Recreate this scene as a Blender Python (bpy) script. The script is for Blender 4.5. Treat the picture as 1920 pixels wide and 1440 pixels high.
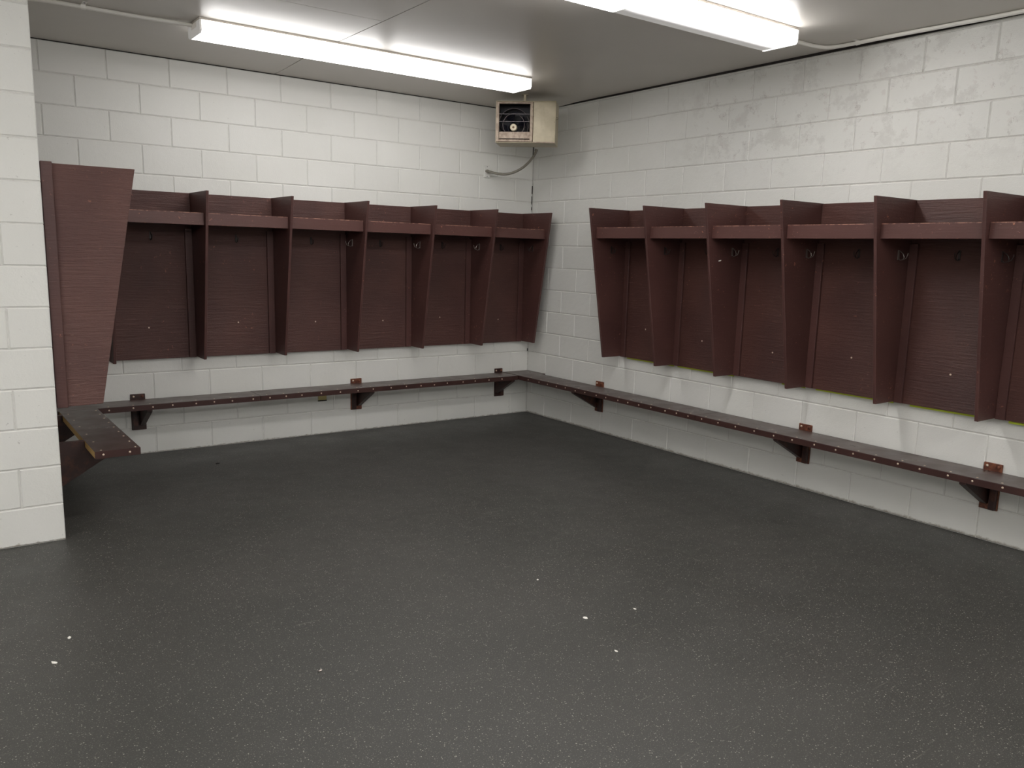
import bpy, bmesh, math, random
from mathutils import Vector, Matrix

random.seed(7)
SC = bpy.context.scene
for o in list(bpy.data.objects):
    bpy.data.objects.remove(o)
COL = SC.collection

# ------------------------------------------------------------------ camera
cam_data = bpy.data.cameras.new('camera')
cam = bpy.data.objects.new('camera', cam_data)
COL.objects.link(cam)
cam_data.sensor_width = 36.0
cam_data.lens = 1553.5 / 1920.0 * 36.0
cam_data.shift_x = -8.9 / 1920.0
cam_data.shift_y = 30.9 / 1920.0
cam_data.clip_start = 0.05
RX = Vector((0.8100, -0.5859, 0.0268)).normalized()
FW = Vector((0.5809, 0.7951, -0.1740))
FW = (FW - RX * FW.dot(RX)).normalized()
UP = RX.cross(FW)
m = Matrix.Identity(4)
for i in range(3):
    m[i][0] = RX[i]; m[i][1] = UP[i]; m[i][2] = -FW[i]
m[0][3], m[1][3], m[2][3] = -4.852, -6.479, 1.540
cam.matrix_world = m
SC.camera = cam

# ------------------------------------------------------------------ world, exposure
w = bpy.data.worlds.new('world')
SC.world = w
w.use_nodes = True
w.node_tree.nodes['Background'].inputs[0].default_value = (0, 0, 0, 1)
w.node_tree.nodes['Background'].inputs[1].default_value = 0.0
vs = SC.view_settings
vs.view_transform = 'Standard'
vs.look = 'None'
vs.exposure = 0.10
vs.gamma = 1.0
vs.use_curve_mapping = False
LENS_POWER = {'lens': 8.0, 'lens_mid': 21.0, 'lens_dim': 18.0, 'lens_third': 9.0, 'lens_side': 16.0, 'lens_rear': 22.0}   # radiance of the lit lenses, tuned per fixture; third, side and rear ones are added


# ------------------------------------------------------------------ materials
def lin(r, g, b):
    def f(c):
        c /= 255.0
        return c / 12.92 if c <= 0.04045 else ((c + 0.055) / 1.055) ** 2.4
    return (f(r), f(g), f(b), 1.0)


class NT:
    def __init__(self, name):
        self.m = bpy.data.materials.new(name)
        self.m.use_nodes = True
        self.t = self.m.node_tree
        self.t.nodes.clear()
        self.out = self.n('ShaderNodeOutputMaterial')

    def n(self, typ, **kw):
        nd = self.t.nodes.new(typ)
        for k, v in kw.items():
            setattr(nd, k, v)
        return nd

    def l(self, a, b):
        self.t.links.new(a, b)

    def pos(self, scale=(1, 1, 1)):
        g = self.n('ShaderNodeNewGeometry')
        mp = self.n('ShaderNodeMapping')
        mp.inputs['Scale'].default_value = scale
        self.l(g.outputs['Position'], mp.inputs['Vector'])
        return mp.outputs[0]

    def noise(self, vec, scale, detail=3.0, rough=0.5):
        nd = self.n('ShaderNodeTexNoise')
        nd.inputs['Scale'].default_value = scale
        nd.inputs['Detail'].default_value = detail
        nd.inputs['Roughness'].default_value = rough
        self.l(vec, nd.inputs['Vector'])
        return nd.outputs[0]

    def ramp(self, v, a, b, lo=0.0, hi=1.0):
        nd = self.n('ShaderNodeMapRange')
        nd.clamp = True
        for i, x in enumerate((a, b, lo, hi)):
            nd.inputs[i + 1].default_value = x
        self.l(v, nd.inputs[0])
        return nd.outputs[0]

    def math(self, op, a, b=None):
        nd = self.n('ShaderNodeMath', operation=op)
        for i, x in enumerate((a, b)):
            if x is None:
                continue
            if isinstance(x, (int, float)):
                nd.inputs[i].default_value = x
            else:
                self.l(x, nd.inputs[i])
        return nd.outputs[0]

    def mix(self, f, a, b):
        nd = self.n('ShaderNodeMix', data_type='RGBA')
        if isinstance(f, (int, float)):
            nd.inputs[0].default_value = f
        else:
            self.l(f, nd.inputs[0])
        for i, x in ((6, a), (7, b)):
            if isinstance(x, tuple):
                nd.inputs[i].default_value = x
            else:
                self.l(x, nd.inputs[i])
        return nd.outputs[2]

    def bump(self, h, strength=0.3, dist=0.002):
        nd = self.n('ShaderNodeBump')
        nd.inputs['Strength'].default_value = strength
        nd.inputs['Distance'].default_value = dist
        self.l(h, nd.inputs['Height'])
        return nd.outputs[0]

    def bsdf(self, col, rough=0.5, metal=0.0, normal=None, spec=0.5):
        b = self.n('ShaderNodeBsdfPrincipled')
        if isinstance(col, tuple):
            b.inputs['Base Color'].default_value = col
        else:
            self.l(col, b.inputs['Base Color'])
        if isinstance(rough, (int, float)):
            b.inputs['Roughness'].default_value = rough
        else:
            self.l(rough, b.inputs['Roughness'])
        b.inputs['Metallic'].default_value = metal
        b.inputs['Specular IOR Level'].default_value = spec
        if normal is not None:
            self.l(normal, b.inputs['Normal'])
        self.l(b.outputs[0], self.out.inputs[0])
        return self.m


def sep_z(nt):
    g = nt.n('ShaderNodeNewGeometry')
    s = nt.n('ShaderNodeSeparateXYZ')
    nt.l(g.outputs['Position'], s.inputs[0])
    return s.outputs


PAINT = lin(217, 215, 209)


def wall_paint(name, patchy):
    t = NT(name)
    p = t.pos()
    s = sep_z(t)
    big = t.noise(p, 1.6, 4)
    col = t.mix(t.ramp(big, 0.35, 0.65), lin(228, 228, 223), lin(233, 233, 229))
    oi = t.n('ShaderNodeObjectInfo')
    col = t.mix(t.ramp(oi.outputs['Random'], 0, 1, 0.0, 0.35), col, lin(220, 220, 216))
    if patchy:
        # flaked and re-primed areas high on this wall, towards the viewer
        zone = t.math('MULTIPLY', t.ramp(s[2], 2.0, 2.35), t.ramp(s[1], -1.6, -2.3))
        n1 = t.noise(t.pos((1, 1, 1.25)), 4.6, 7, 0.68)
        n2 = t.noise(p, 13.0, 6, 0.7)
        k = t.math('MULTIPLY', t.ramp(n1, 0.53, 0.60), zone)
        col = t.mix(t.math('MULTIPLY', k, 0.40), col, lin(198, 196, 191))
        k2 = t.math('MULTIPLY', t.ramp(n2, 0.60, 0.62), zone)
        col = t.mix(t.math('MULTIPLY', k2, 0.30), col, lin(205, 196, 192))
        edge = t.math('SUBTRACT', 1.0, t.math('ABSOLUTE', t.math('MULTIPLY', t.math('SUBTRACT', n1, 0.532), 70.0)))
        e2 = t.math('MULTIPLY', t.math('MULTIPLY', t.ramp(edge, 0, 1), zone), t.ramp(n2, 0.5, 0.6))
        col = t.mix(t.math('MULTIPLY', e2, 0.5), col, lin(150, 145, 139))
    # chips low on the wall and the dirty, bare line along the floor
    nz = t.noise(p, 26, 4, 0.7)
    low = t.ramp(s[2], 0.22, 0.02)
    chip = t.math('MULTIPLY', t.ramp(nz, 0.69, 0.71), low)
    col = t.mix(t.math('MULTIPLY', chip, 0.7), col, lin(110, 104, 94))
    n4 = t.noise(p, 22, 6, 0.75)
    hgt = t.math('ADD', s[2], t.math('MULTIPLY', t.math('SUBTRACT', n4, 0.5), -0.05))
    line = t.ramp(hgt, 0.012, 0.002) if not patchy else t.ramp(hgt, 0.020, 0.004)
    col = t.mix(t.math('MULTIPLY', line, 0.75), col, lin(128, 116, 96))
    speck = t.ramp(t.noise(p, 60, 2, 0.5), 0.74, 0.76)
    col = t.mix(t.math('MULTIPLY', speck, 0.35), col, lin(150, 147, 142))
    h = t.noise(p, 130, 4, 0.6)
    h2 = t.noise(p, 22, 3, 0.5)
    hh = t.math('ADD', h, t.math('MULTIPLY', h2, 1.5))
    return t.bsdf(col, 0.42, normal=t.bump(hh, 0.35 if not patchy else 0.5, 0.0025), spec=0.35)


M = {}
M['paint'] = wall_paint('block_paint', False)
M['paint_old'] = wall_paint('block_paint_flaked', True)

t = NT('mortar_paint')
M['mortar'] = t.bsdf(t.mix(t.ramp(t.noise(t.pos(), 30, 3), 0.3, 0.7), lin(206, 205, 200), lin(222, 221, 217)), 0.6)

t = NT('caulk_crack')
M['crack'] = t.bsdf(lin(38, 34, 32), 0.9)

t = NT('ceiling_paint')
p = t.pos()
cn = t.noise(p, 1.2, 5)
ccol = t.mix(t.ramp(cn, 0.3, 0.7), lin(204, 199, 192), lin(211, 206, 199))
ch = t.math('ADD', t.noise(t.pos((1, 1, 1)), 3.0, 3), t.math('MULTIPLY', t.noise(p, 70, 3), 0.12))
M['ceiling'] = t.bsdf(ccol, 0.33, normal=t.bump(ch, 0.25, 0.01), spec=0.55)

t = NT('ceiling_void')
M['void'] = t.bsdf(lin(52, 47, 45), 0.9)  # dark colour stands for the shade in ceiling gaps and seams

# black rubber flooring with pale flecks and skate scuffs
t = NT('rubber_floor')
p = t.pos()
base = t.mix(t.ramp(t.noise(p, 0.9, 4), 0.35, 0.65), lin(60, 60, 57), lin(67, 66, 63))
dust = t.noise(p, 3.5, 6, 0.65)
base = t.mix(t.math('MULTIPLY', t.ramp(dust, 0.52, 0.75), 0.35), base, lin(70, 69, 66))
fl = t.noise(p, 210, 2, 0.5)
flm = t.ramp(fl, 0.63, 0.67)
base = t.mix(t.math('MULTIPLY', flm, 0.75), base, lin(132, 130, 122))
vor = t.n('ShaderNodeTexVoronoi')
vor.inputs['Scale'].default_value = 80
t.l(p, vor.inputs['Vector'])
vm = t.math('MULTIPLY', t.ramp(vor.outputs['Distance'], 0.20, 0.13), t.ramp(t.noise(p, 37, 2), 0.44, 0.52))
base = t.mix(t.math('MULTIPLY', vm, 0.85), base, lin(165, 162, 153))
for ang, sc_, th in ((0.5, (2.2, 26, 1), 0.70), (-0.9, (3.0, 30, 1), 0.715), (1.6, (2.6, 34, 1), 0.72)):
    g = t.n('ShaderNodeNewGeometry')
    mp = t.n('ShaderNodeMapping')
    mp.inputs['Rotation'].default_value = (0, 0, ang)
    mp.inputs['Scale'].default_value = sc_
    t.l(g.outputs['Position'], mp.inputs['Vector'])
    sn = t.noise(mp.outputs[0], 1.6, 4, 0.6)
    base = t.mix(t.math('MULTIPLY', t.ramp(sn, th - 0.025, th + 0.05), 0.55), base, lin(124, 121, 113))
fb = t.bump(t.noise(p, 160, 3, 0.6), 0.5, 0.0015)
M['floor'] = t.bsdf(base, t.ramp(dust, 0.3, 0.7, 0.42, 0.56), normal=fb, spec=0.45)


def brown(name, c1, c2, grain, chips, rough=0.42, worn=False):
    t = NT(name)
    p = t.pos((3.0, 3.0, 46.0))
    pw = t.pos()
    g1 = t.noise(p, 1.9, 5, 0.7)
    warp = t.noise(pw, 3.0, 4)
    col = t.mix(t.ramp(warp, 0.35, 0.65), c1, c2)
    gm = t.math('MULTIPLY', t.ramp(g1, 0.58, 0.70), t.ramp(t.noise(pw, 4.5, 3), 0.42, 0.58))
    col = t.mix(t.math('MULTIPLY', gm, 0.45 * grain), col, lin(132, 98, 90))
    cn = t.noise(pw, 34, 4, 0.7)
    zone = t.ramp(t.noise(pw, 2.6, 2), 0.46, 0.62)
    cm = t.math('MULTIPLY', t.ramp(cn, 0.655, 0.67), zone)
    col = t.mix(t.math('MULTIPLY', cm, chips), col, lin(172, 116, 94))
    sn = t.noise(t.pos((9, 9, 40)), 3.0, 3, 0.6)
    sm = t.math('MULTIPLY', t.ramp(sn, 0.675, 0.70), zone)
    col = t.mix(t.math('MULTIPLY', sm, chips * 0.6), col, lin(165, 130, 118))
    if worn:      # paint rubbed off along the arris of the shelf edge
        zz = sep_z(t)[2]
        wn = t.noise(pw, 30, 5, 0.7)
        wm = t.math('MULTIPLY', t.ramp(zz, 1.7595, 1.7615), t.ramp(wn, 0.44, 0.56))
        col = t.mix(t.math('MULTIPLY', wm, 0.65), col, lin(186, 138, 118))
        wb_ = t.math('MULTIPLY', t.ramp(zz, 1.6855, 1.683), t.ramp(wn, 0.56, 0.62))
        col = t.mix(t.math('MULTIPLY', wb_, 0.5), col, lin(170, 116, 96))
    h = t.math('ADD', t.math('MULTIPLY', t.ramp(g1, 0.35, 0.75), grain), t.math('MULTIPLY', t.noise(pw, 90, 2), 0.12))
    return t.bsdf(col, rough, normal=t.bump(h, min(0.45 + 0.25 * grain, 0.75), 0.004), spec=0.45)


M['brown'] = brown('brown_gloss_paint', lin(79, 51, 48), lin(88, 58, 54), 0.35, 0.7)
M['brown_ply'] = brown('brown_painted_plywood', lin(80, 52, 48), lin(92, 61, 55), 1.0, 0.5)
M['brown_grain'] = brown('brown_raised_grain_plywood', lin(96, 68, 64), lin(108, 77, 71), 1.3, 0.6)
M['brown_edge'] = brown('brown_worn_edge', lin(92, 61, 54), lin(84, 55, 50), 0.2, 0.9)
M['lip'] = brown('brown_shelf_edge', lin(88, 57, 53), lin(94, 62, 57), 0.2, 1.0, worn=True)

t = NT('bench_covering')
p = t.pos()
bc = t.mix(t.ramp(t.noise(p, 5, 4), 0.35, 0.65), lin(62, 43, 40), lin(70, 50, 45))
scf = t.ramp(t.noise(t.pos((1, 1, 1)), 14, 5, 0.7), 0.62, 0.7)
bc = t.mix(t.math('MULTIPLY', scf, 0.2), bc, lin(105, 88, 78))
M['bench'] = t.bsdf(bc, t.ramp(t.noise(p, 7, 4), 0.3, 0.7, 0.26, 0.40), spec=0.65)

t = NT('bench_edge')
bc = t.mix(t.ramp(t.noise(t.pos(), 9, 4), 0.35, 0.65), lin(58, 35, 32), lin(66, 41, 37))
M['bench_edge'] = t.bsdf(bc, 0.5, spec=0.4)

t = NT('raw_wood')
gw = t.noise(t.pos((30, 1.5, 60)), 1.5, 4)
M['raw_wood'] = t.bsdf(t.mix(t.ramp(gw, 0.3, 0.7), lin(176, 140, 84), lin(205, 172, 112)), 0.7)

t = NT('screw_metal')
M['screw'] = t.bsdf(lin(226, 206, 186), 0.35, metal=0.6)

t = NT('bracket_paint')
bc = t.mix(t.ramp(t.noise(t.pos(), 16, 5, 0.7), 0.5, 0.62), lin(54, 33, 30), lin(78, 46, 36))
M['bracket'] = t.bsdf(bc, 0.5)

t = NT('rusty_plate')
bc = t.mix(t.ramp(t.noise(t.pos(), 40, 5, 0.7), 0.42, 0.6), lin(86, 46, 34), lin(128, 76, 52))
M['rust'] = t.bsdf(bc, 0.6)

t = NT('dark_wire')
M['hook_dark'] = t.bsdf(lin(58, 50, 48), 0.4, metal=0.3)
t = NT('steel_wire')
M['hook_steel'] = t.bsdf(lin(150, 142, 136), 0.32, metal=0.85)

t = NT('lime_foam')
M['foam'] = t.bsdf(lin(190, 205, 62), 0.8)

t = NT('beige_enamel')
p = t.pos()
bc = t.mix(t.ramp(t.noise(p, 10, 5, 0.6), 0.4, 0.65), lin(188, 177, 150), lin(205, 194, 168))
rs = t.ramp(t.noise(p, 42, 4, 0.7), 0.66, 0.70)
bc = t.mix(t.math('MULTIPLY', rs, 0.6), bc, lin(116, 84, 60))
M['beige'] = t.bsdf(bc, 0.42, normal=t.bump(t.noise(p, 12, 2), 0.3, 0.01))
t = NT('worn_beige')
bc = t.mix(t.ramp(t.noise(t.pos(), 30, 5, 0.7), 0.4, 0.6), lin(150, 132, 116), lin(182, 164, 146))
M['beige_worn'] = t.bsdf(bc, 0.5)
t = NT('louver_steel')
M['louver'] = t.bsdf(lin(92, 86, 88), 0.4, metal=0.5)
t = NT('heater_inside')
M['black'] = t.bsdf(lin(26, 26, 32), 0.6)
t = NT('fan_metal')
M['fan'] = t.bsdf(lin(48, 48, 58), 0.35, metal=0.6)
t = NT('fan_ring_metal')
M['ring'] = t.bsdf(lin(96, 88, 88), 0.35, metal=0.6)
t = NT('hub_cream')
M['hub'] = t.bsdf(lin(226, 214, 186), 0.45)
t = NT('hub_bore')
M['bore'] = t.bsdf(lin(120, 92, 58), 0.5)

t = NT('flex_conduit')
M['flex'] = t.bsdf(lin(140, 136, 126), 0.42, metal=0.35)
t = NT('white_conduit_paint')
M['conduit'] = t.bsdf(lin(246, 243, 237), 0.4)
t = NT('strap_paint')
M['strap'] = t.bsdf(lin(250, 248, 243), 0.4)
t = NT('fixture_enamel')
M['fixture'] = t.bsdf(lin(214, 208, 198), 0.35)
t = NT('fixture_end')
M['fixture_end'] = t.bsdf(lin(225, 222, 218), 0.4)
for k_, e_ in (('cap_grey', 0.16), ('cap_lit', 2.2)):      # grey metal cap has glow added to lighten it; other cap lit by tubes
    t = NT('acrylic_' + k_)  # cap_grey is grey metal with glow added, not acrylic
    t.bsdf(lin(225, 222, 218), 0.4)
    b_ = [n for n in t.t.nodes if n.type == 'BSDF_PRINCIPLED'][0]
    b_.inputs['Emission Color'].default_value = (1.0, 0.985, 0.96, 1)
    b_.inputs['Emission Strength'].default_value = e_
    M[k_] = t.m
t = NT('outlet_plastic')
M['outlet'] = t.bsdf(lin(214, 200, 140), 0.4)
t = NT('paper_white')
M['paper'] = t.bsdf(lin(238, 236, 228), 0.8)
t = NT('dark_leaf')
M['leaf'] = t.bsdf(lin(18, 16, 15), 0.8)


def lens_mat(name, one_tube, power):
    """acrylic wrap lens lit by the tubes behind it: brightest over the tubes, weaker at tube ends"""
    t = NT(name)
    tc = t.n('ShaderNodeTexCoord')
    s = t.n('ShaderNodeSeparateXYZ')
    t.l(tc.outputs['Object'], s.inputs[0])
    along = t.ramp(t.math('ABSOLUTE', s.outputs[0]), 0.52, 0.607, 1.0, 0.30)
    if one_tube:
        # the tube on the wall side is out: far half of the lens is dim
        across = t.ramp(s.outputs[1], 0.070, -0.03, 0.0, 1.0)
        st = t.math('MULTIPLY', along, t.math('POWER', across, 3.0))
        st = t.math('ADD', st, 0.012)
    else:
        across = t.ramp(t.math('ABSOLUTE', s.outputs[1]), 0.07, 0.13, 1.0, 0.75)
        st = t.math('MULTIPLY', along, across)
    em = t.n('ShaderNodeEmission')
    em.inputs[0].default_value = (1.0, 0.980, 0.966, 1)
    t.l(t.math('MULTIPLY', st, power), em.inputs[1])
    gl = t.n('ShaderNodeBsdfPrincipled')
    gl.inputs['Base Color'].default_value = lin(225, 222, 215)
    gl.inputs['Roughness'].default_value = 0.3
    ad = t.n('ShaderNodeAddShader')
    t.l(em.outputs[0], ad.inputs[0])
    t.l(gl.outputs[0], ad.inputs[1])
    t.l(ad.outputs[0], t.out.inputs[0])
    return t.m


for k_, p_ in LENS_POWER.items():
    M[k_] = lens_mat('lit_' + k_, k_ == 'lens_dim', p_)


# ------------------------------------------------------------------ mesh helpers
def me_from(name, verts, faces, smooth=False):
    me = bpy.data.meshes.new(name)
    me.from_pydata([tuple(v) for v in verts], [], faces)
    bm = bmesh.new()
    bm.from_mesh(me)
    bmesh.ops.recalc_face_normals(bm, faces=bm.faces)
    bm.to_mesh(me)
    bm.free()
    if smooth:
        for f in me.polygons:
            f.use_smooth = True
    return me


class MB:
    """collects shapes for one mesh"""
    def __init__(self):
        self.v = []
        self.f = []

    def add(self, v, f):
        k = len(self.v)
        self.v += [tuple(x) for x in v]
        self.f += [tuple(i + k for i in q) for q in f]
        return self

    def box(self, x0, x1, y0, y1, z0, z1):
        v = [(x, y, z) for x in (x0, x1) for y in (y0, y1) for z in (z0, z1)]
        f = [(0, 1, 3, 2), (4, 6, 7, 5), (0, 4, 5, 1), (2, 3, 7, 6), (0, 2, 6, 4), (1, 5, 7, 3)]
        return self.add(v, f)

    def prism(self, poly, axis, a, b):
        """poly: 2D points in the two other axes (in axis order), extruded along axis from a to b"""
        n = len(poly)
        v = []
        for t_ in (a, b):
            for p, q in poly:
                c = [p, q]
                c.insert(axis, t_)
                v.append(c)
        f = [tuple(range(n))[::-1], tuple(range(n, 2 * n))]
        f += [(i, (i + 1) % n, n + (i + 1) % n, n + i) for i in range(n)]
        return self.add(v, f)

    def tube(self, path, r, seg=8, caps=True):
        path = [Vector(p) for p in path]
        rings = []
        prev = None
        for i, p in enumerate(path):
            d = (path[min(i + 1, len(path) - 1)] - path[max(i - 1, 0)]).normalized()
            if prev is None:
                a = Vector((0, 0, 1)) if abs(d.z) < 0.9 else Vector((1, 0, 0))
                u = d.cross(a).normalized()
            else:
                u = (prev - d * prev.dot(d)).normalized()
            prev = u
            w_ = d.cross(u)
            rr = r[i] if isinstance(r, (list, tuple)) else r
            rings.append([p + (u * math.cos(2 * math.pi * k / seg) + w_ * math.sin(2 * math.pi * k / seg)) * rr for k in range(seg)])
        v = [q for ring in rings for q in ring]
        f = []
        for i in range(len(rings) - 1):
            for k in range(seg):
                a, b = i * seg + k, i * seg + (k + 1) % seg
                f.append((a, b, b + seg, a + seg))
        if caps:
            f.append(tuple(range(seg))[::-1])
            f.append(tuple(range(len(v) - seg, len(v))))
        return self.add(v, f)

    def lathe(self, prof, axis_y=True, seg=24, centre=(0, 0, 0)):
        """profile (radius, depth) spun about the local y axis"""
        cx, cy, cz = centre
        n = len(prof)
        v, f = [], []
        for k in range(seg):
            a = 2 * math.pi * k / seg
            for r, d in prof:
                v.append((cx + r * math.cos(a), cy + d, cz + r * math.sin(a)))
        for k in range(seg):
            for i in range(n - 1):
                a, b = k * n + i, ((k + 1) % seg) * n + i
                f.append((a, a + 1, b + 1, b))
        return self.add(v, f)

    def mesh(self, name, bevel=0.0, smooth=False):
        me = me_from(name, self.v, self.f)
        if bevel:
            bm = bmesh.new()
            bm.from_mesh(me)
            es = [e for e in bm.edges if len(e.link_faces) == 2 and e.calc_face_angle(0) > 0.6]
            bmesh.ops.bevel(bm, geom=es, offset=bevel, segments=1, affect='EDGES', clamp_overlap=True)
            bm.to_mesh(me)
            bm.free()
        if smooth:
            for q in me.polygons:
                q.use_smooth = True
        return me


def link(name, me, mat=None, parent=None, loc=None, rot=None):
    o = bpy.data.objects.new(name, me)
    COL.objects.link(o)
    if mat is not None and me is not None and not me.materials:
        me.materials.append(mat)
    if parent is not None:
        o.parent = parent
    if loc is not None:
        o.location = loc
    if rot is not None:
        o.rotation_euler = rot
    return o


def part(name, mb, mat, parent, bevel=0.0, smooth=False, label=None):
    o = link(name, mb.mesh(name, bevel, smooth), mat, parent)
    if label:
        o['label'] = label
    return o


def tag(o, label, cat, group=None, kind=None):
    o['label'] = label
    o['category'] = cat
    if group:
        o['group'] = group
    if kind:
        o['kind'] = kind
    return o


def thing(name, label, cat, loc=(0, 0, 0), rz=0.0, group=None):
    o = link(name, None, None, None, loc, (0, 0, rz))
    return tag(o, label, cat, group)


PI = math.pi
XL = -4.297            # face of the stub wall that carries the left bench
YP = -1.742            # end face of the stub wall, towards the viewer
XWEST, YSOUTH = -7.6, -8.9


def ceil_z(y):
    s = min(1.0, max(0.0, -y / 0.75))
    s = s * s * (3 - 2 * s)
    return 2.838 + 0.024 * s - 0.0008 * y


# ------------------------------------------------------------------ floor and walls
fl = link('floor', MB().box(XWEST - 0.2, 0.2, YSOUTH - 0.2, 0.2, -0.15, 0.0).mesh('floor'), M['floor'])
tag(fl, 'black speckled rubber floor of the changing room', 'floor', kind='structure')

B, C, ZJ = 0.4064, 0.2032, -0.0044
GAP, REC, CH = 0.0055, 0.0052, 0.0046
_blocks = {}


def block_mesh(L, H, mat):
    key = (round(L, 3), round(H, 3), mat.name)
    if key in _blocks:
        return _blocks[key]
    c = CH
    v = []
    for d, i in ((-0.02, 0.0), (-c, 0.0), (0.0, c)):      # back, shoulder, face (face outwards along +y)
        v += [(-L / 2 + i, d, -H / 2 + i), (L / 2 - i, d, -H / 2 + i), (L / 2 - i, d, H / 2 - i), (-L / 2 + i, d, H / 2 - i)]
    f = [(8, 9, 10, 11)]
    for r in (0, 4):
        for k in range(4):
            f.append((r + k, r + (k + 1) % 4, r + 4 + (k + 1) % 4, r + 4 + k))
    me = me_from('block', v, f)
    me.materials.append(mat)
    _blocks[key] = me
    return me


def lay_blocks(wall, origin, along, out, rotz, joints_fn, a0, a1, mat, courses, zmax):
    """courses of blocks on a wall face. a runs along `along` from a0 to a1."""
    rnd = random.Random(wall.name)
    for k in range(1, courses + 1):
        z0, z1 = max((k - 1) * C + ZJ, 0.0), min(k * C + ZJ, zmax)
        if z1 - z0 < 0.012:
            continue
        js = [a0] + [j for j in joints_fn(k) if a0 + 0.02 < j < a1 - 0.02] + [a1]
        for s, e in zip(js[:-1], js[1:]):
            L = e - s - (GAP if s > a0 else GAP / 2) if False else e - s - GAP
            H = z1 - z0 - GAP
            if L < 0.02:
                continue
            a, z = (s + e) / 2, (z0 + z1) / 2
            d = rnd.uniform(-0.0007, 0.0007)
            o = link('block', block_mesh(L, H, mat), None, wall,
                     (origin[0] + along[0] * a + out[0] * d, origin[1] + along[1] * a + out[1] * d, z),
                     (rnd.uniform(-.002, .002), 0, rotz + rnd.uniform(-.0015, .0015)))


ZT = 14 * C + ZJ
# back wall: a = distance from the corner, to the left
wb = link('wall_back', MB().box(XL - 0.3, 0.2, REC, 0.22, 0.0, 2.95).mesh('wall_back'), M['mortar'])
tag(wb, 'white painted concrete block wall behind the long back bench', 'wall', kind='structure')
lay_blocks(wb, (0, 0), (-1, 0), (0, -1), PI,
           lambda k: [n * B for n in range(1, 12)] if k % 2 == 0 else [(n + .5) * B for n in range(0, 12)],
           0.002, -XL + 0.05, M['paint'], 14, 2.8358)
part('shadow_gap', MB().box(XL, -0.002, 0.0022, 0.006, 2.833, 2.86), M['void'], wb)  # dark strip painting the shade line under the ceiling edge
# right wall: a = distance from the corner, towards the viewer
wr = link('wall_right', MB().box(REC, 0.22, YSOUTH - 0.2, 0.2, 0.0, 2.95).mesh('wall_right'), M['mortar'])
tag(wr, 'white painted concrete block wall with flaking paint high up', 'wall', kind='structure')
b0 = 0.0851
lay_blocks(wr, (0, 0), (0, -1), (-1, 0), PI / 2,
           lambda k: [b0 + n * B for n in range(0, 16)] if k % 2 == 0 else [b0 + (n + .5) * B for n in range(0, 16)],
           0.002, 6.0, M['paint_old'], 15, 2.8565)
part('shadow_gap', MB().box(0.0022, 0.006, -8.6, -0.004, 2.853, 2.88), M['void'], wr)  # dark strip, shade of the ceiling joint put in as colour
# stub wall on the left: its end face looks at the viewer
wl = link('wall_left', MB().box(XWEST, XL - 0.004, YP + REC, 0.0, 0.0, 2.95).mesh('wall_left'), M['mortar'])
tag(wl, 'white block stub wall at the left edge, nearest to the viewer', 'wall', kind='structure')
lay_blocks(wl, (XL, YP), (-1, 0), (0, -1), PI,
           lambda k: [0.19 + n * B for n in range(0, 5)] if k % 2 == 0 else [0.19 + (n + .5) * B for n in range(0, 5)],
           0.0, 1.6, M['paint'], 15, 2.862)
# plain walls that close the room behind the viewer
wf = link('wall_front', MB().box(XWEST, 0.0, YSOUTH - 0.2, YSOUTH, 0.0, 2.95).mesh('wall_front'), M['paint'])
tag(wf, 'white painted wall behind the viewer', 'wall', kind='structure')
ww = link('wall_far_left', MB().box(XWEST - 0.2, XWEST, YSOUTH, YP, 0.0, 2.95).mesh('wall_far_left'), M['paint'])
tag(ww, 'white painted wall outside the picture on the left', 'wall', kind='structure')

# open crack in the caulk of the inside corner
rc = random.Random(3)
cr = MB()
z = 0.45
while z < 2.72:
    h = rc.uniform(0.02, 0.11)
    if (z > 1.9 and rc.random() < 0.8) or (0.45 < z < 0.9 and rc.random() < 0.25):
        wd = rc.uniform(0.002, 0.0045)
        x = -0.006 + rc.uniform(-.002, .002)
        cr.box(x - wd, x + wd, -0.0022, 0.002, z, z + h)
    z += h + rc.uniform(0.005, 0.05)
ck = part('corner_crack', cr, M['crack'], wb)
ck['label'] = 'open dark crack in the corner joint'

# ceiling: dark slab for seam shade above, boards below with open seams
ce = link('ceiling', MB().box(XWEST - 0.2, 0.2, YSOUTH - 0.2, 0.2, 2.93, 3.05).mesh('ceiling'), M['void'])
tag(ce, 'grey painted board ceiling carrying the fluorescent lights', 'ceiling', kind='structure')


def ceiling_board(x0, x1, y0, y1):
    n = 16 if y0 > -1.0 else 3
    ys = [y0 + (y1 - y0) * i / n for i in range(n + 1)]
    v, f = [], []
    for y in ys:
        z = ceil_z(y)
        v += [(x0, y, z), (x1, y, z), (x0, y, z + 0.016), (x1, y, z + 0.016)]
    for i in range(n):
        a, b = 4 * i, 4 * i + 4
        f += [(a, a + 1, b + 1, b), (a + 2, b + 2, b + 3, a + 3), (a, b, b + 2, a + 2), (a + 1, a + 3, b + 3, b + 1)]
    f += [(0, 2, 3, 1), (4 * n, 4 * n + 1, 4 * n + 3, 4 * n + 2)]
    link('ceiling_board', me_from('ceiling_board', v, f), M['ceiling'], ce)


SX = -2.482
ceiling_board(SX + 0.003, -0.016, -0.004, -4.88)
ceiling_board(-4.92, SX - 0.003, -0.004, -1.803)
ceiling_board(-4.92, SX - 0.003, -1.8075, -4.88)
ceiling_board(SX + 0.003, -0.016, -4.886, YSOUTH)
ceiling_board(-4.92, SX - 0.003, -4.886, YSOUTH)
ceiling_board(XWEST, -4.926, YP, YSOUTH)


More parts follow.
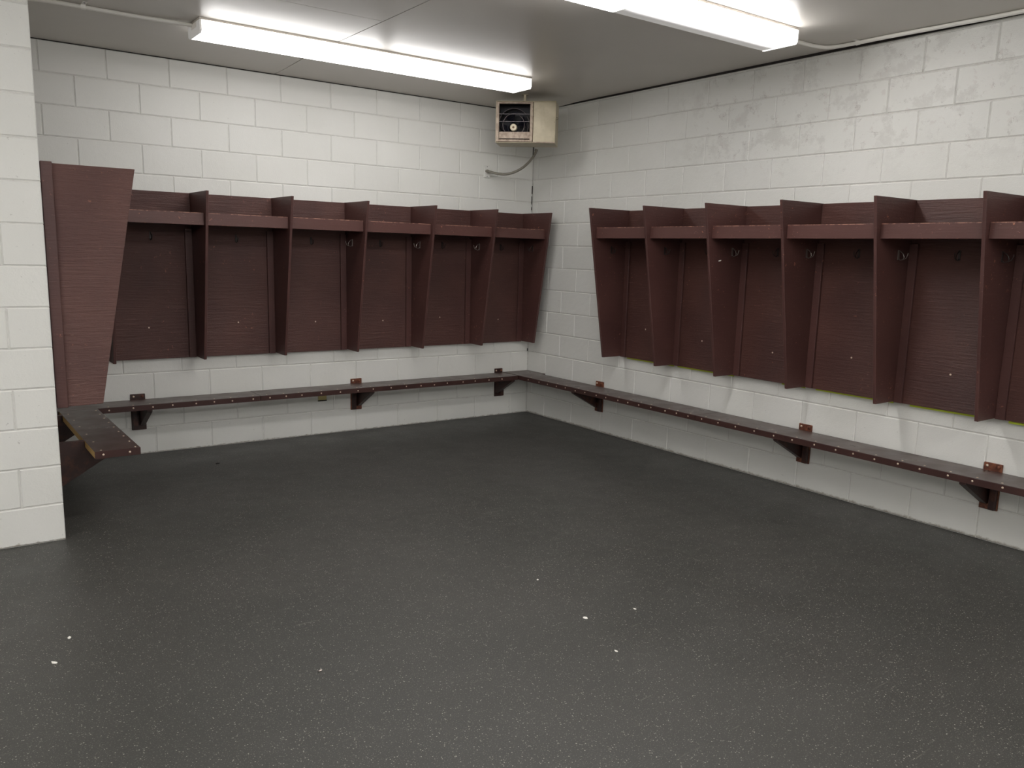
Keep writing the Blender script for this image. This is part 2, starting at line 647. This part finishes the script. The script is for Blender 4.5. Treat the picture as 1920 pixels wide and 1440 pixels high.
# ------------------------------------------------------------------ cubby rows
Z0, Z1 = 0.715, 1.915
DT, DB = 0.457, 0.25      # divider depth at top and bottom
TK = 0.019                # plywood
PD = 0.040                # face of the back boards, from the wall
LIPD = 0.385
LZ0, LZ1 = 1.680, 1.765


def wire_hook():
    """open C of bent wire; base plate at y=0, opening upwards; sticks out along +y"""
    m_ = MB()
    pts = [(0, 0.004, 0.018), (0, 0.016, 0.012), (0, 0.030, -0.002), (0, 0.036, -0.018), (0, 0.030, -0.032), (0, 0.012, -0.036), (0, 0.004, -0.026)]
    pts2 = [(0, 0.030, -0.032), (0, 0.048, -0.024), (0, 0.056, -0.006), (0, 0.058, 0.006)]
    m_.tube(pts, 0.0026, 6)
    m_.tube(pts2, 0.0026, 6)
    m_.box(-0.007, 0.007, 0.0, 0.004, -0.034, 0.022)
    return m_.mesh('coat_hook')


HOOK_D = wire_hook()
HOOK_D.materials.append(M['hook_dark'])
HOOK_S = HOOK_D.copy()
HOOK_S.materials.clear()
HOOK_S.materials.append(M['hook_steel'])


def chipped(z):
    return z


def cubby_row(name, label, loc, rz, divs, side, panel_hooks, side_hooks, foam=(), tops=None):
    """divs: positions of the upright dividers along local x. side: +1/-1, the face with cleats and hooks."""
    root = thing(name, label, 'lockers', loc, rz, 'brown cubby rows on the walls')
    divs = sorted(divs)
    for a in divs:
        zt = Z1
        m_ = MB().prism([(0.02, Z0 + 0.002), (DB, Z0), (DT, zt), (0.02, zt)], 0, a - TK / 2, a + TK / 2)
        part('divider', m_, M['brown'], root, 0.0016)
        s0, s1 = a + side * (TK / 2 + 0.0005), a + side * (TK / 2 + 0.050)
        part('cleat', MB().box(min(s0, s1), max(s0, s1), PD + 0.0005, PD + 0.020, Z0 - 0.002, LZ0 - 0.02), M['brown'], root, 0.0015)
        part('cleat', MB().box(min(s0, s1), max(s0, s1), PD + 0.0005, PD + 0.020, LZ0 + 0.0015, Z1 - 0.004), M['brown'], root, 0.0015) if False else None
    for i, (a, b) in enumerate(zip(divs[:-1], divs[1:])):
        p0, p1 = a + TK / 2 + 0.001, b - TK / 2 - 0.001
        part('back_board', MB().box(p0, p1, PD - 0.016, PD, Z0 - 0.004, Z1 - 0.002), M['brown_ply'], root, 0.0012)
        part('shelf', MB().box(p0, p1, PD + 0.001, LIPD - 0.0205, LZ0 + 0.004, LZ0 + 0.022), M['brown'], root)
        part('shelf_edge', MB().box(p0, p1, LIPD - 0.020, LIPD, LZ0, LZ1), M['lip'], root, 0.002)
        if i in foam:
            f0, f1, dz = foam[i]
            w_ = p1 - p0
            part('foam_backing', MB().box(p0 + f0 * w_, p0 + f1 * w_, PD - 0.0225, PD - 0.0165, Z0 - 0.004 - dz, Z0 + 0.25), M['foam'], root,
                 label='lime green foam sheet behind the board')
        if i in panel_hooks:
            link('coat_hook', HOOK_D, None, root, (p0 + panel_hooks[i] * (p1 - p0), PD, 1.605))
        # screw heads in the lower part of the back board
        for fx, fz in ((0.5, 0.94),):
            link('screw', SCREW, None, root, (p0 + fx * (p1 - p0) + rc.uniform(-.03, .03), PD, fz + rc.uniform(-.03, .03)))
    for i, a in enumerate(divs):
        if i in side_hooks:
            d, st = side_hooks[i]
            link('coat_hook', HOOK_S if st else HOOK_D, None, root, (a + side * TK / 2, d, 1.60), (0, 0, -side * PI / 2))
    return root


def screw_mesh():
    seg = 10
    v = [(0, 0.0022, 0)]
    for r, d in ((0.0042, 0.0018), (0.0062, 0.0004), (0.0062, -0.002)):
        v += [(r * math.cos(2 * PI * k / seg), d, r * math.sin(2 * PI * k / seg)) for k in range(seg)]
    f = [(0, 1 + k, 1 + (k + 1) % seg) for k in range(seg)]
    for q in range(2):
        for k in range(seg):
            a, b = 1 + q * seg + k, 1 + q * seg + (k + 1) % seg
            f.append((a, b, b + seg, a + seg))
    me = me_from('screw', v, f, True)
    me.materials.append(M['screw'])
    return me


SCREW = screw_mesh()

cubby_back = cubby_row('cubby_row', 'brown plywood cubby row with hooks on the back wall left of the corner', (0, 0, 0), PI,
                       [0.118, 0.709, 1.318, 1.926, 2.535, 3.143, 3.752], +1,
                       {0: .45, 1: .5, 2: .5, 3: .5, 4: .48, 5: .48},
                       {1: (.19, True), 2: (.20, True), 3: (.175, True), 0: (.2, False)})
cubby_right = cubby_row('cubby_row', 'brown plywood cubby row on the right wall, lime foam showing underneath', (0, 0, 0), PI / 2,
                        [-1.368, -1.970, -2.565, -3.172, -3.798, -4.390, -5.0, -5.61], -1,
                        {4: .5, 3: .52, 5: .5, 2: .5, 1: .5},
                        {7: (.215, False), 6: (.22, False), 5: (.16, True), 4: (.163, True), 3: (.172, True), 2: (.21, False)},
                        foam={6: (0.0, 0.92, .012), 5: (0.0, 0.97, .012), 4: (0.0, 0.32, .010), 3: (0.0, 0.9, .011), 2: (0.08, 0.85, .013), 1: (0.0, 0.9, .015)})
# gum-white scrap stuck to the third divider on the right wall
g_ = MB().tube([(-2.5855, .285, 1.535), (-2.587, .297, 1.531), (-2.5855, .309, 1.529)], [.003, .005, .003], 6)
part('gum_blob', g_, M['paper'], cubby_right, label='white blob stuck on a divider')

# row on the stub wall: only its end panel looks at the viewer
cubby_left = thing('cubby_row', 'brown plywood cubby row on the stub wall, only its grainy end panel showing', 'lockers', (XL, 0, 0), -PI / 2,
                   'brown cubby rows on the walls')
m_ = MB().prism([(0.002, Z0 - 0.022), (0.225, Z0 - 0.018), (0.440, 1.922), (0.002, 1.922)], 0, 1.661, 1.680)
ep = part('end_panel', m_, M['brown_grain'], cubby_left, 0.0016, label='large brown end panel with raised wood grain')
part('cleat', MB().box(1.681, 1.703, 0.004, 0.056, Z0 - 0.022, 1.928), M['brown'], cubby_left, 0.002)
for a in (1.06, 0.49):
    m_ = MB().prism([(0.02, Z0), (DB, Z0), (DT, Z1), (0.02, Z1)], 0, a - TK / 2, a + TK / 2)
    part('divider', m_, M['brown'], cubby_left, 0.0016)
for a, b in ((0.5, 1.05), (1.07, 1.66)):
    part('back_board', MB().box(a + .001, b - .001, PD - 0.016, PD, Z0 - 0.004, Z1 - 0.002), M['brown_ply'], cubby_left)
    part('shelf', MB().box(a + .001, b - .001, PD + 0.001, LIPD - 0.0205, LZ0 + 0.004, LZ0 + 0.022), M['brown'], cubby_left)
    part('shelf_edge', MB().box(a + .001, b - .001, LIPD - 0.020, LIPD, LZ0, LZ1), M['lip'], cubby_left, 0.002)


# ------------------------------------------------------------------ benches
BZ, BT = 0.420, 0.040


def bracket(root, a, wall_d, reach, plate_mat, side, ztop=0.455, zbot=0.187, pw=0.10):
    """wall plate with a wooden gusset under the seat. a: position along the wall"""
    br = link('bracket', None, None, root, (a, 0, 0))
    part('wall_plate', MB().box(-pw / 2, pw / 2, wall_d + 0.001, wall_d + 0.013, zbot, ztop), plate_mat, br, 0.002)
    gx = side * 0.020
    m_ = MB().prism([(wall_d + 0.014, 0.222), (wall_d + 0.014, BZ - BT - 0.001), (reach, BZ - BT - 0.001), (reach, BZ - BT - 0.012), (wall_d + 0.03, 0.222)],
                    0, gx - 0.019, gx + 0.019)
    part('gusset', m_, M['bracket'], br, 0.0015)
    part('post', MB().box(-side * 0.028 - 0.017, -side * 0.028 + 0.017, wall_d + 0.014, wall_d + 0.040, zbot + 0.006, BZ - BT - 0.001), M['bracket'], br, 0.0015)
    for sx, r in ((-0.030, 0.011), (0.030, 0.008)):
        m_ = MB().lathe([(0.0, 0.006), (r * 0.7, 0.0055), (r, 0.003), (r, 0.0)], seg=10, centre=(sx, wall_d + 0.013, ztop - 0.018))
        part('bolt', m_, M['rust'] if r > .01 else M['screw'], br, smooth=True)
    return br


def seat(root, x0, x1, y0, y1, raw=None):
    """seat board: timber core with a dark covering over top and front (front at y1)"""
    t_ = 0.003
    sb = part('seat_board', MB().box(x0, x1, y0, y1 - t_, BZ - BT, BZ - t_ - 0.0005), raw or M['bench_edge'], root, 0.001)
    part('seat_cover', MB().box(x0 - 0.0005, x1 + 0.0005, y0 - 0.0005, y1 + 0.0005, BZ - t_, BZ), M['bench'], root, 0.0012)
    part('front_strip', MB().box(x0, x1, y1 - t_ + 0.0005, y1 + 0.0005, BZ - BT, BZ - t_ - 0.0002), M['bench_edge'], root, 0.0008)
    return sb


def screws(root, pts):
    for (x, y, z, d) in pts:
        rot = (0, 0, 0) if d == 'f' else ((PI / 2, 0, 0) if d == 'u' else ((0, 0, PI / 2) if d == 'l' else (0, 0, -PI / 2)))
        link('screw', SCREW, None, root, (x, y, z), rot)


rs = random.Random(11)
# back bench (local x = distance from the corner leftwards, local y = out from the wall)
BF = 0.287
bench_b = thing('bench', 'long narrow dark brown bench along the back wall, studded with screw heads', 'bench', (0, 0, 0), PI, 'wall benches')
seat(bench_b, 0.322, 2.752, 0.040, BF)
seat(bench_b, 2.756, 4.125, 0.048, BF)
for a, mt, sd, pw in ((0.351, M['bracket'], 1, 0.088), (1.833, M['rust'], -1, 0.10), (3.570, M['bracket'], -1, 0.10)):
    bracket(bench_b, a, 0.0, 0.283, mt, sd, pw=pw)
a = 0.36
while a < 4.0:
    a += rs.uniform(0.125, 0.165)
    if a < 3.83:
        screws(bench_b, [(a, BF + 0.0005, BZ - 0.020 + rs.uniform(-.003, .003), 'f'), (a + rs.uniform(-.01, .02), BF - 0.022 + rs.uniform(-.004, .004), BZ, 'u')])

# right bench (local x = world y)
RF = 0.305
bench_r = thing('bench', 'long narrow dark brown bench along the right wall with rusty plates', 'bench', (0, 0, 0), PI / 2, 'wall benches')
seat(bench_r, -2.46, -0.012, 0.050, RF)
seat(bench_r, -4.90, -2.464, 0.050, RF)
seat(bench_r, -6.2, -4.904, 0.050, RF)
part('corner_filler', MB().box(-0.29, -0.012, 0.004, 0.049, BZ - BT, BZ), M['bench'], bench_r)
for a in (-1.082, -3.182, -4.404, -5.6):
    bracket(bench_r, a, 0.0, 0.300, M['rust'], +1)
a = -0.30
while a > -6.0:
    a -= rs.uniform(0.115, 0.165)
    screws(bench_r, [(a, RF + 0.0005, BZ - 0.020 + rs.uniform(-.003, .003), 'f'), (a + rs.uniform(-.02, .02), RF - 0.026 + rs.uniform(-.004, .004), BZ, 'u')])

# short bench at the stub wall (local x = -world y, local y = out from the wall face)
bench_l = thing('bench', 'short dark brown bench with a raw yellow wood edge beside the stub wall', 'bench', (XL, 0, 0), -PI / 2, 'wall benches')
LB0, LB1 = 0.180, 0.411
seat(bench_l, 0.2885, 1.600, LB0, LB1, M['raw_wood'])
part('end_strip', MB().box(1.6008, 1.6035, LB0 - .0005, LB1 + .0005, BZ - BT, BZ - 0.0005), M['bench_edge'], bench_l)
for a in (0.42, 1.27):
    br = link('bracket', None, None, bench_l, (a, 0, 0))
    part('wall_plate', MB().box(-0.05, 0.05, 0.001, 0.013, 0.17, BZ + 0.03), M['bracket'], br, 0.002)
    m_ = MB().prism([(0.014, 0.165), (0.014, BZ - 0.001), (LB0 - 0.002, BZ - 0.001), (LB0 - 0.002, BZ - BT - 0.001), (0.385, BZ - BT - 0.001), (0.385, BZ - BT - 0.012), (0.05, 0.165)],
                    0, -0.019, 0.019)
    part('gusset', m_, M['bracket'], br, 0.0015)
pts = []
for i in range(9):
    pts.append((1.575 - i * 0.152 + rs.uniform(-.01, .01), LB1 - 0.022, BZ, 'u'))
for i in range(6):
    pts.append((1.575 - i * 0.235 + rs.uniform(-.015, .015), LB0 + 0.035, BZ, 'u'))
pts += [(1.6035, LB0 + 0.042, BZ - 0.02, 'r'), (1.6035, LB1 - 0.055, BZ - 0.02, 'r')]
screws(bench_l, pts)


# ------------------------------------------------------------------ fluorescent fixtures
def fixture(label, xc, yc, zbot, mats=('lens', 'lens'), length=2.44):
    """two four-foot wrap lenses end to end under a ceiling channel; local x runs along the lamp"""
    zt = ceil_z(yc)
    root = thing('fluorescent_light', label, 'ceiling light', (xc, yc, zt), 0.0, 'fluorescent ceiling lights')
    h = zt - zbot
    hw = 0.122
    rail = 0.013
    part('channel', MB().box(-length / 2, length / 2, -hw - 0.004, hw + 0.004, -rail, -0.0008).box(-length / 2, length / 2, -0.055, 0.055, -0.045, -rail),
         M['fixture'], root)
    for s in (-1, 1):
        L = length / 2 - 0.014
        prof = [(-hw, -rail - 0.001), (-hw, -h + 0.013), (-hw + 0.010, -h), (hw - 0.010, -h), (hw, -h + 0.013), (hw, -rail - 0.001)]
        inner = [(y * 0.975, z + (0.003 if z < -0.03 else 0)) for y, z in prof]
        me = MB()
        n = len(prof)
        v = []
        for x in (-L / 2, L / 2):
            v += [(x, y, z) for y, z in prof]
        f = [(i, i + 1, n + i + 1, n + i) for i in range(n - 1)]
        f += [tuple(range(n)), tuple(range(n, 2 * n))[::-1]]
        me.add(v, f)
        o = part('lens', me, M[mats[0 if s < 0 else 1]], root)
        o.location = (s * (L / 2 + 0.0015), 0, 0)
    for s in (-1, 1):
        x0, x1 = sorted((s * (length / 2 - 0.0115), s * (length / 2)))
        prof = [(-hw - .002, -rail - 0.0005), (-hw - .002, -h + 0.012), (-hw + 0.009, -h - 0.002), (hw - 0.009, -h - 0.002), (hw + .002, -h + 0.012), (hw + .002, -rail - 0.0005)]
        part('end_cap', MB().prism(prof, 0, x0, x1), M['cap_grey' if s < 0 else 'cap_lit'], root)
    return root


fixture('long lit fluorescent ceiling light nearer the back wall, left of the heater', -2.135, -1.045, 2.780)
fixture('lit fluorescent ceiling light cut off by the top edge, its right lens half dim', -1.815, -3.18, 2.777, ('lens_mid', 'lens_dim'))
REAR = ('lens_rear', 'lens_rear')  # the five fixtures below are unseen, added to brighten the room
fixture('added unseen fluorescent ceiling light behind the viewpoint over the middle of the room', -2.6, -5.35, 2.777, ('lens_third', 'lens_third'))
fixture('added unseen fluorescent ceiling light beside the viewpoint, the nearer one to the stub wall', -6.1, -4.2, 2.777, ('lens_side', 'lens_side'))
fixture('added unseen fluorescent ceiling light beside the viewpoint, the farther one from the stub wall', -6.1, -5.7, 2.777, ('lens_side', 'lens_side'))
fixture('added unseen fluorescent ceiling light at the rear of the room, right of the viewpoint', -2.2, -7.5, 2.777, REAR)
fixture('added unseen fluorescent ceiling light at the rear of the room, left behind the viewpoint', -4.9, -7.5, 2.777, REAR)

# ------------------------------------------------------------------ conduits on the ceiling
def smooth_path(pts, n=8):
    P = [Vector(p) for p in pts]
    out = []
    for i in range(len(P) - 1):
        a, b, c, d = P[max(i - 1, 0)], P[i], P[i + 1], P[min(i + 2, len(P) - 1)]
        for k in range(n):
            u = k / n
            out.append(0.5 * ((2 * b) + (c - a) * u + (2 * a - 5 * b + 4 * c - d) * u * u + (3 * b - a - 3 * c + d) * u ** 3))
    out.append(P[-1])
    return out


cr_ = 0.0115
cl = thing('conduit', 'white painted conduit running along the ceiling into the left light', 'conduit', (-3.36, -1.03, 2.83), 0, 'ceiling conduits')
zc = ceil_z(-1.0) - cr_ - 0.001
pth = [(-3.3555, -1.01, zc - 0.008), (-3.45, -0.985, zc - 0.002), (-3.7, -0.962, zc), (-3.95, -0.966, zc), (-4.10, -0.962, zc), (-4.20, -0.945, zc), (XL + 0.001, -0.93, zc)]
m_ = MB().tube([p - Vector((-3.36, -1.03, 2.83)) for p in smooth_path(pth)], cr_, 10)
part('pipe', m_, M['conduit'], cl, smooth=True)


def strap(parent, org, x, y, zc_, ang):
    """two-hole strap: pads either side, a hump over the pipe. lies across the pipe direction"""
    r = cr_ + 0.0015
    m_ = MB()
    prof = [(-0.085, r - 0.0022), (-0.016, r - 0.0022)]
    for k in range(9):
        a = PI - PI * k / 8
        prof.append((r * math.cos(a) * 1.05, -r * math.sin(a)))
    prof += [(0.016, r - 0.0022), (0.085, r - 0.0022)]
    v = []
    for (p, q) in prof:
        for s in (-0.013, 0.013):
            v.append((s, p, q))
    f = [(2 * i, 2 * i + 1, 2 * i + 3, 2 * i + 2) for i in range(len(prof) - 1)]
    k = len(v)
    v += [(a, b, c - 0.0015) for a, b, c in v]
    f += [tuple(k + j for j in q)[::-1] for q in f]
    n = len(prof)
    for s in (0, 1):
        for i in range(n - 1):
            f.append((2 * i + s, 2 * i + 2 + s, k + 2 * i + 2 + s, k + 2 * i + s))
    for i in (0, n - 1):
        f.append((2 * i, 2 * i + 1, k + 2 * i + 1, k + 2 * i))
    m_.add(v, f)
    o = part('strap', m_, M['strap'], parent)
    o.location = Vector((x, y, zc_)) - Vector(org)
    o.rotation_euler = (0, 0, ang)
    h_ = MB().lathe([(0.0, 0.001), (0.005, 0.001), (0.005, -0.001)], seg=8)
    q = part('strap_hole', h_, M['crack'], o)
    q.location = (0, -0.058, r - 0.0042)
    q.rotation_euler = (-PI / 2, 0, 0)
    return o


strap(cl, (-3.36, -1.03, 2.83), -3.938, -0.966, zc, 0.0)

crt = thing('conduit', 'white painted conduit bending from the right light along the right wall', 'conduit', (-0.59, -3.18, 2.83), 0, 'ceiling conduits')
zc2 = ceil_z(-3.3) - cr_ - 0.001
pth = [(-0.5945, -3.155, zc2 - 0.018), (-0.48, -3.15, zc2 - 0.010), (-0.36, -3.146, zc2 - 0.001), (-0.253, -3.147, zc2), (-0.155, -3.168, zc2), (-0.110, -3.225, zc2), (-0.100, -3.33, zc2),
       (-0.095, -3.6, zc2), (-0.072, -3.965, zc2), (-0.058, -4.3, zc2), (-0.05, -5.4, zc2), (-0.05, -6.4, zc2)]
m_ = MB().tube([p - Vector((-0.59, -3.18, 2.83)) for p in smooth_path(pth)], cr_, 10)
part('pipe', m_, M['conduit'], crt, smooth=True)
o = strap(crt, (-0.59, -3.18, 2.83), -0.100, -3.37, zc2, PI / 2)
o.scale = (1.0, 0.55, 1.0)

# ------------------------------------------------------------------ unit heater in the corner
HA = math.atan2(-0.686, 0.728)
ht = thing('unit_heater', 'beige wall heater with a dark fan opening hanging in the ceiling corner', 'heater', (-0.6045, -0.6815, 2.455), HA)
HW, HH, HD = 0.251, 0.335, 0.27
th = 0.006
OX0, OX1 = -0.240, 0.056      # louvre opening
OZ0, OZ1 = 0.022, 0.322
hb = MB()
hb.box(-HW, HW, 0.0, HD, 0.0, th)                        # bottom
hb.box(-HW, HW, 0.0, HD, HH - th, HH)                    # top
hb.box(-HW, -HW + th, 0.0, HD, th, HH - th)              # left side
hb.box(HW - th, HW, 0.0, HD, th, HH - th)                # right side
hb.box(-HW + th, HW - th, HD - th, HD, th, HH - th)      # back
part('housing', hb, M['beige'], ht, 0.0015)
part('access_panel', MB().box(OX1 + 0.008, HW - th - 0.0005, 0.004, 0.008, th + 0.001, HH - th - 0.001), M['beige'], ht, 0.001)
part('drip_edge', MB().box(OX1 + 0.006, HW - 0.002, -0.004, 0.003, 0.002, 0.010), M['beige_worn'], ht)
part('inner_box', MB().box(OX0 + 0.004, OX1 - 0.004, 0.16, 0.165, OZ0, OZ1).box(OX0 - 0.001, OX0 + 0.003, 0.012, 0.16, OZ0, OZ1).box(OX1, OX1 + 0.004, 0.012, 0.16, OZ0, OZ1)
     .box(OX0, OX1, 0.012, 0.16, OZ1, OZ1 + 0.004).box(OX0, OX1, 0.012, 0.16, OZ0 - 0.004, OZ0), M['black'], ht)
fr = MB()
fw = 0.018
fr.box(OX0 - 0.006, OX0 + fw, -0.010, 0.012, OZ0 - 0.014, OZ1 + 0.004)
fr.box(OX1 - fw, OX1 + 0.006, -0.010, 0.012, OZ0 - 0.014, OZ1 + 0.004)
fr.box(OX0 + fw, OX1 - fw, -0.010, 0.012, OZ1 - 0.010, OZ1 + 0.004)
fr.box(OX0 + fw, OX1 - fw, -0.010, 0.012, OZ0 - 0.014, OZ0 + 0.004)
part('louver_frame', fr, M['beige_worn'], ht, 0.002)
for zz, tilt in ((0.232, 0.25), (0.172, 0.25)):
    m_ = MB().prism([(-0.004, -0.0035), (0.040, 0.0035), (0.040, 0.0055), (-0.004, 0.0)], 0, OX0 + fw, OX1 - fw)
    o = part('louver', m_, M['louver'], ht)
    o.location = (0, 0, zz)
o = part('deflector', MB().prism([(-0.002, 0.034), (0.0015, 0.034), (0.014, 0.090), (0.0105, 0.090)], 0, OX0 + fw, OX1 - fw), M['beige_worn'], ht)
FX, FZ = -0.104, 0.128
part('fan_shroud', MB().lathe([(0.126, 0.05), (0.128, 0.047), (0.130, 0.05), (0.130, 0.14), (0.126, 0.14), (0.126, 0.05)], seg=36, centre=(FX, 0, FZ + 0.028)), M['ring'], ht, smooth=True)
part('guard_ring', MB().lathe([(0.088, 0.035), (0.091, 0.031), (0.094, 0.035), (0.091, 0.039), (0.088, 0.035)], seg=36, centre=(FX, 0, FZ + 0.020)), M['ring'], ht, smooth=True)
part('guard_ring', MB().lathe([(0.046, 0.035), (0.0475, 0.033), (0.049, 0.035), (0.0475, 0.037), (0.046, 0.035)], seg=30, centre=(FX, 0, FZ)), M['fan'], ht, smooth=True)
for k in range(4):
    a0 = 2 * PI * k / 4 + 0.35
    v, f = [], []
    N = 6
    for i in range(N + 1):
        r = 0.026 + (0.118 - 0.026) * i / N
        half = 0.30 + 0.22 * i / N
        for s in (-1, 1):
            a = a0 + s * half
            v.append((FX + r * math.cos(a), 0.085 + s * 0.018, FZ + 0.018 + r * math.sin(a)))
    k0 = len(v)
    v += [(x, y + 0.0015, z) for x, y, z in v]
    for i in range(N):
        f.append((2 * i, 2 * i + 1, 2 * i + 3, 2 * i + 2))
        f.append((k0 + 2 * i, k0 + 2 * i + 2, k0 + 2 * i + 3, k0 + 2 * i + 1))
        for s in (0, 1):
            f.append((2 * i + s, 2 * i + 2 + s, k0 + 2 * i + 2 + s, k0 + 2 * i + s))
    f += [(0, 1, k0 + 1, k0), (2 * N, 2 * N + 1, k0 + 2 * N + 1, k0 + 2 * N)]
    part('fan_blade', MB().add(v, f), M['fan'], ht)
hubp = part('fan_hub', MB().lathe([(0.010, 0.020), (0.024, 0.020), (0.029, 0.026), (0.029, 0.07), (0.010, 0.07), (0.010, 0.020)], seg=24, centre=(FX, 0, FZ)), M['hub'], ht, smooth=False)
part('shaft', MB().lathe([(0.0, 0.024), (0.0098, 0.024), (0.0098, 0.15)], seg=16, centre=(FX, 0, FZ)), M['bore'], ht)
for s in (-1, 1):
    part('guard_wire', MB().tube([(FX + s * 0.088, 0.036, FZ - 0.02), (FX + s * 0.115, 0.03, FZ + 0.035), (FX + s * 0.125, 0.03, FZ - 0.08)], 0.0018, 6), M['ring'], ht)
part('hanger', MB().box(-0.034, -0.012, 0.10, 0.122, HH, ceil_z(-0.6) - 2.455 - 0.0005).box(-0.05, 0.004, 0.09, 0.132, ceil_z(-0.6) - 2.455 - 0.004, ceil_z(-0.6) - 2.455 - 0.0004), M['beige'], ht)
part('hook_eye', MB().tube([(HW, 0.05, 0.21), (HW + 0.010, 0.05, 0.213), (HW + 0.015, 0.05, 0.205), (HW + 0.012, 0.05, 0.196), (HW, 0.05, 0.196)], 0.0016, 6), M['louver'], ht)

# flexible conduit from the heater to its wall box
fc = thing('flexible_conduit', 'grey flexible metal conduit sagging from the heater to the wall box', 'conduit', (-0.54, -0.03, 2.27))
org = Vector((-0.54, -0.03, 2.27))
raw = [(-0.291, -0.432, 2.4545), (-0.299, -0.420, 2.414), (-0.324, -0.385, 2.356), (-0.361, -0.335, 2.301), (-0.404, -0.275, 2.262), (-0.451, -0.21, 2.242), (-0.497, -0.15, 2.244),
       (-0.530, -0.09, 2.258), (-0.539, -0.052, 2.267)]
path = smooth_path(raw, 16)
rad = [0.0110 + (0.0011 if i % 2 else -0.0006) for i in range(len(path))]
m_ = MB().tube([p - org for p in path], rad, 10)
part('ribbed_pipe', m_, M['flex'], fc)
part('connector', MB().tube([Vector(raw[-1]) - org, Vector((-0.540, -0.034, 2.271)) - org, Vector((-0.541, -0.0145, 2.274)) - org], [0.0125, 0.0155, 0.0125], 8), M['flex'], fc)
part('connector', MB().tube([Vector((-0.291, -0.432, 2.4545)) - org, Vector((-0.295, -0.427, 2.436)) - org], 0.0145, 8), M['flex'], fc)

jb = tag(link('junction_box', MB().box(-0.033, 0.033, -0.014, -0.0008, -0.054, 0.054).mesh('junction_box', 0.003), M['paint'], None, (-0.531, 0, 2.270)),
         'small white wall box at the end of the flexible conduit', 'wall box')
part('cover_screw', MB().lathe([(0, -0.002), (0.004, -0.0015), (0.004, 0.0)], seg=8, centre=(0, -0.014, 0.042)), M['crack'], jb)
part('cover_screw', MB().lathe([(0, -0.002), (0.004, -0.0015), (0.004, 0.0)], seg=8, centre=(0, -0.014, -0.042)), M['crack'], jb)

# outlet plate half hidden behind the back bench
ot = tag(link('outlet_cover', MB().box(-0.036, 0.036, -0.012, -0.0008, -0.058, 0.058).mesh('outlet_cover', 0.003), M['outlet'], None, (-2.139, 0, 0.350)),
         'yellowed outlet cover peeking out below the back bench', 'outlet')
part('receptacle', MB().box(-0.017, 0.017, -0.0145, -0.012, -0.040, -0.012), M['outlet'], ot, 0.002)
part('lower_edge', MB().box(-0.037, 0.037, -0.013, -0.001, -0.066, -0.0585), M['crack'], ot)

# ------------------------------------------------------------------ scraps on the floor
def scrap(label, x, y, sx, sy, h, mat, name='paper_scrap', cat='litter', seed=1):
    r = random.Random(seed)
    n = 7
    v = [(0, 0, h)]
    for k in range(n):
        a = 2 * PI * k / n
        q = r.uniform(0.7, 1.1)
        v.append((sx * q * math.cos(a), sy * q * math.sin(a), h * r.uniform(0.3, 0.8)))
    for k in range(n):
        a = 2 * PI * k / n
        v.append((sx * 0.85 * math.cos(a), sy * 0.85 * math.sin(a), 0.0))
    f = [(0, 1 + k, 1 + (k + 1) % n) for k in range(n)]
    f += [(1 + k, 1 + (k + 1) % n, 1 + n + (k + 1) % n, 1 + n + k) for k in range(n)]
    f.append(tuple(range(1 + n, 1 + 2 * n))[::-1])
    o = link(name, me_from(name, v, f), mat, None, (x, y, 0.0005), (0, 0, r.uniform(0, 3)))
    tag(o, label, cat, 'scraps on the floor')


scrap('white paper scrap on the floor, the one nearer the stub wall', -4.458, -2.99, 0.011, 0.007, 0.006, M['paper'], seed=1)
scrap('white paper scrap at the lower left, nearest the picture edge', -4.534, -3.183, 0.014, 0.008, 0.006, M['paper'], seed=2)
scrap('pale crumb in the middle of the floor, the larger of three', -2.611, -3.956, 0.014, 0.009, 0.006, M['paper'], seed=3)
scrap('tiny white crumb in mid floor farthest from the viewer', -2.526, -3.505, 0.009, 0.006, 0.005, M['paper'], seed=4)
scrap('tiny white crumb right of the middle of the floor', -2.363, -4.004, 0.008, 0.006, 0.005, M['paper'], seed=5)
scrap('pale shaving on the floor below the middle crumbs', -2.705, -4.254, 0.010, 0.005, 0.004, M['paper'], seed=6)
scrap('small black leaf scrap on the floor near the back bench', -3.172, -0.56, 0.020, 0.011, 0.007, M['leaf'], 'leaf_scrap', seed=7)
scrap('dull grey pellet on the left half of the floor', -3.74, -3.77, 0.011, 0.007, 0.006, M['hook_steel'], 'pellet', seed=8)
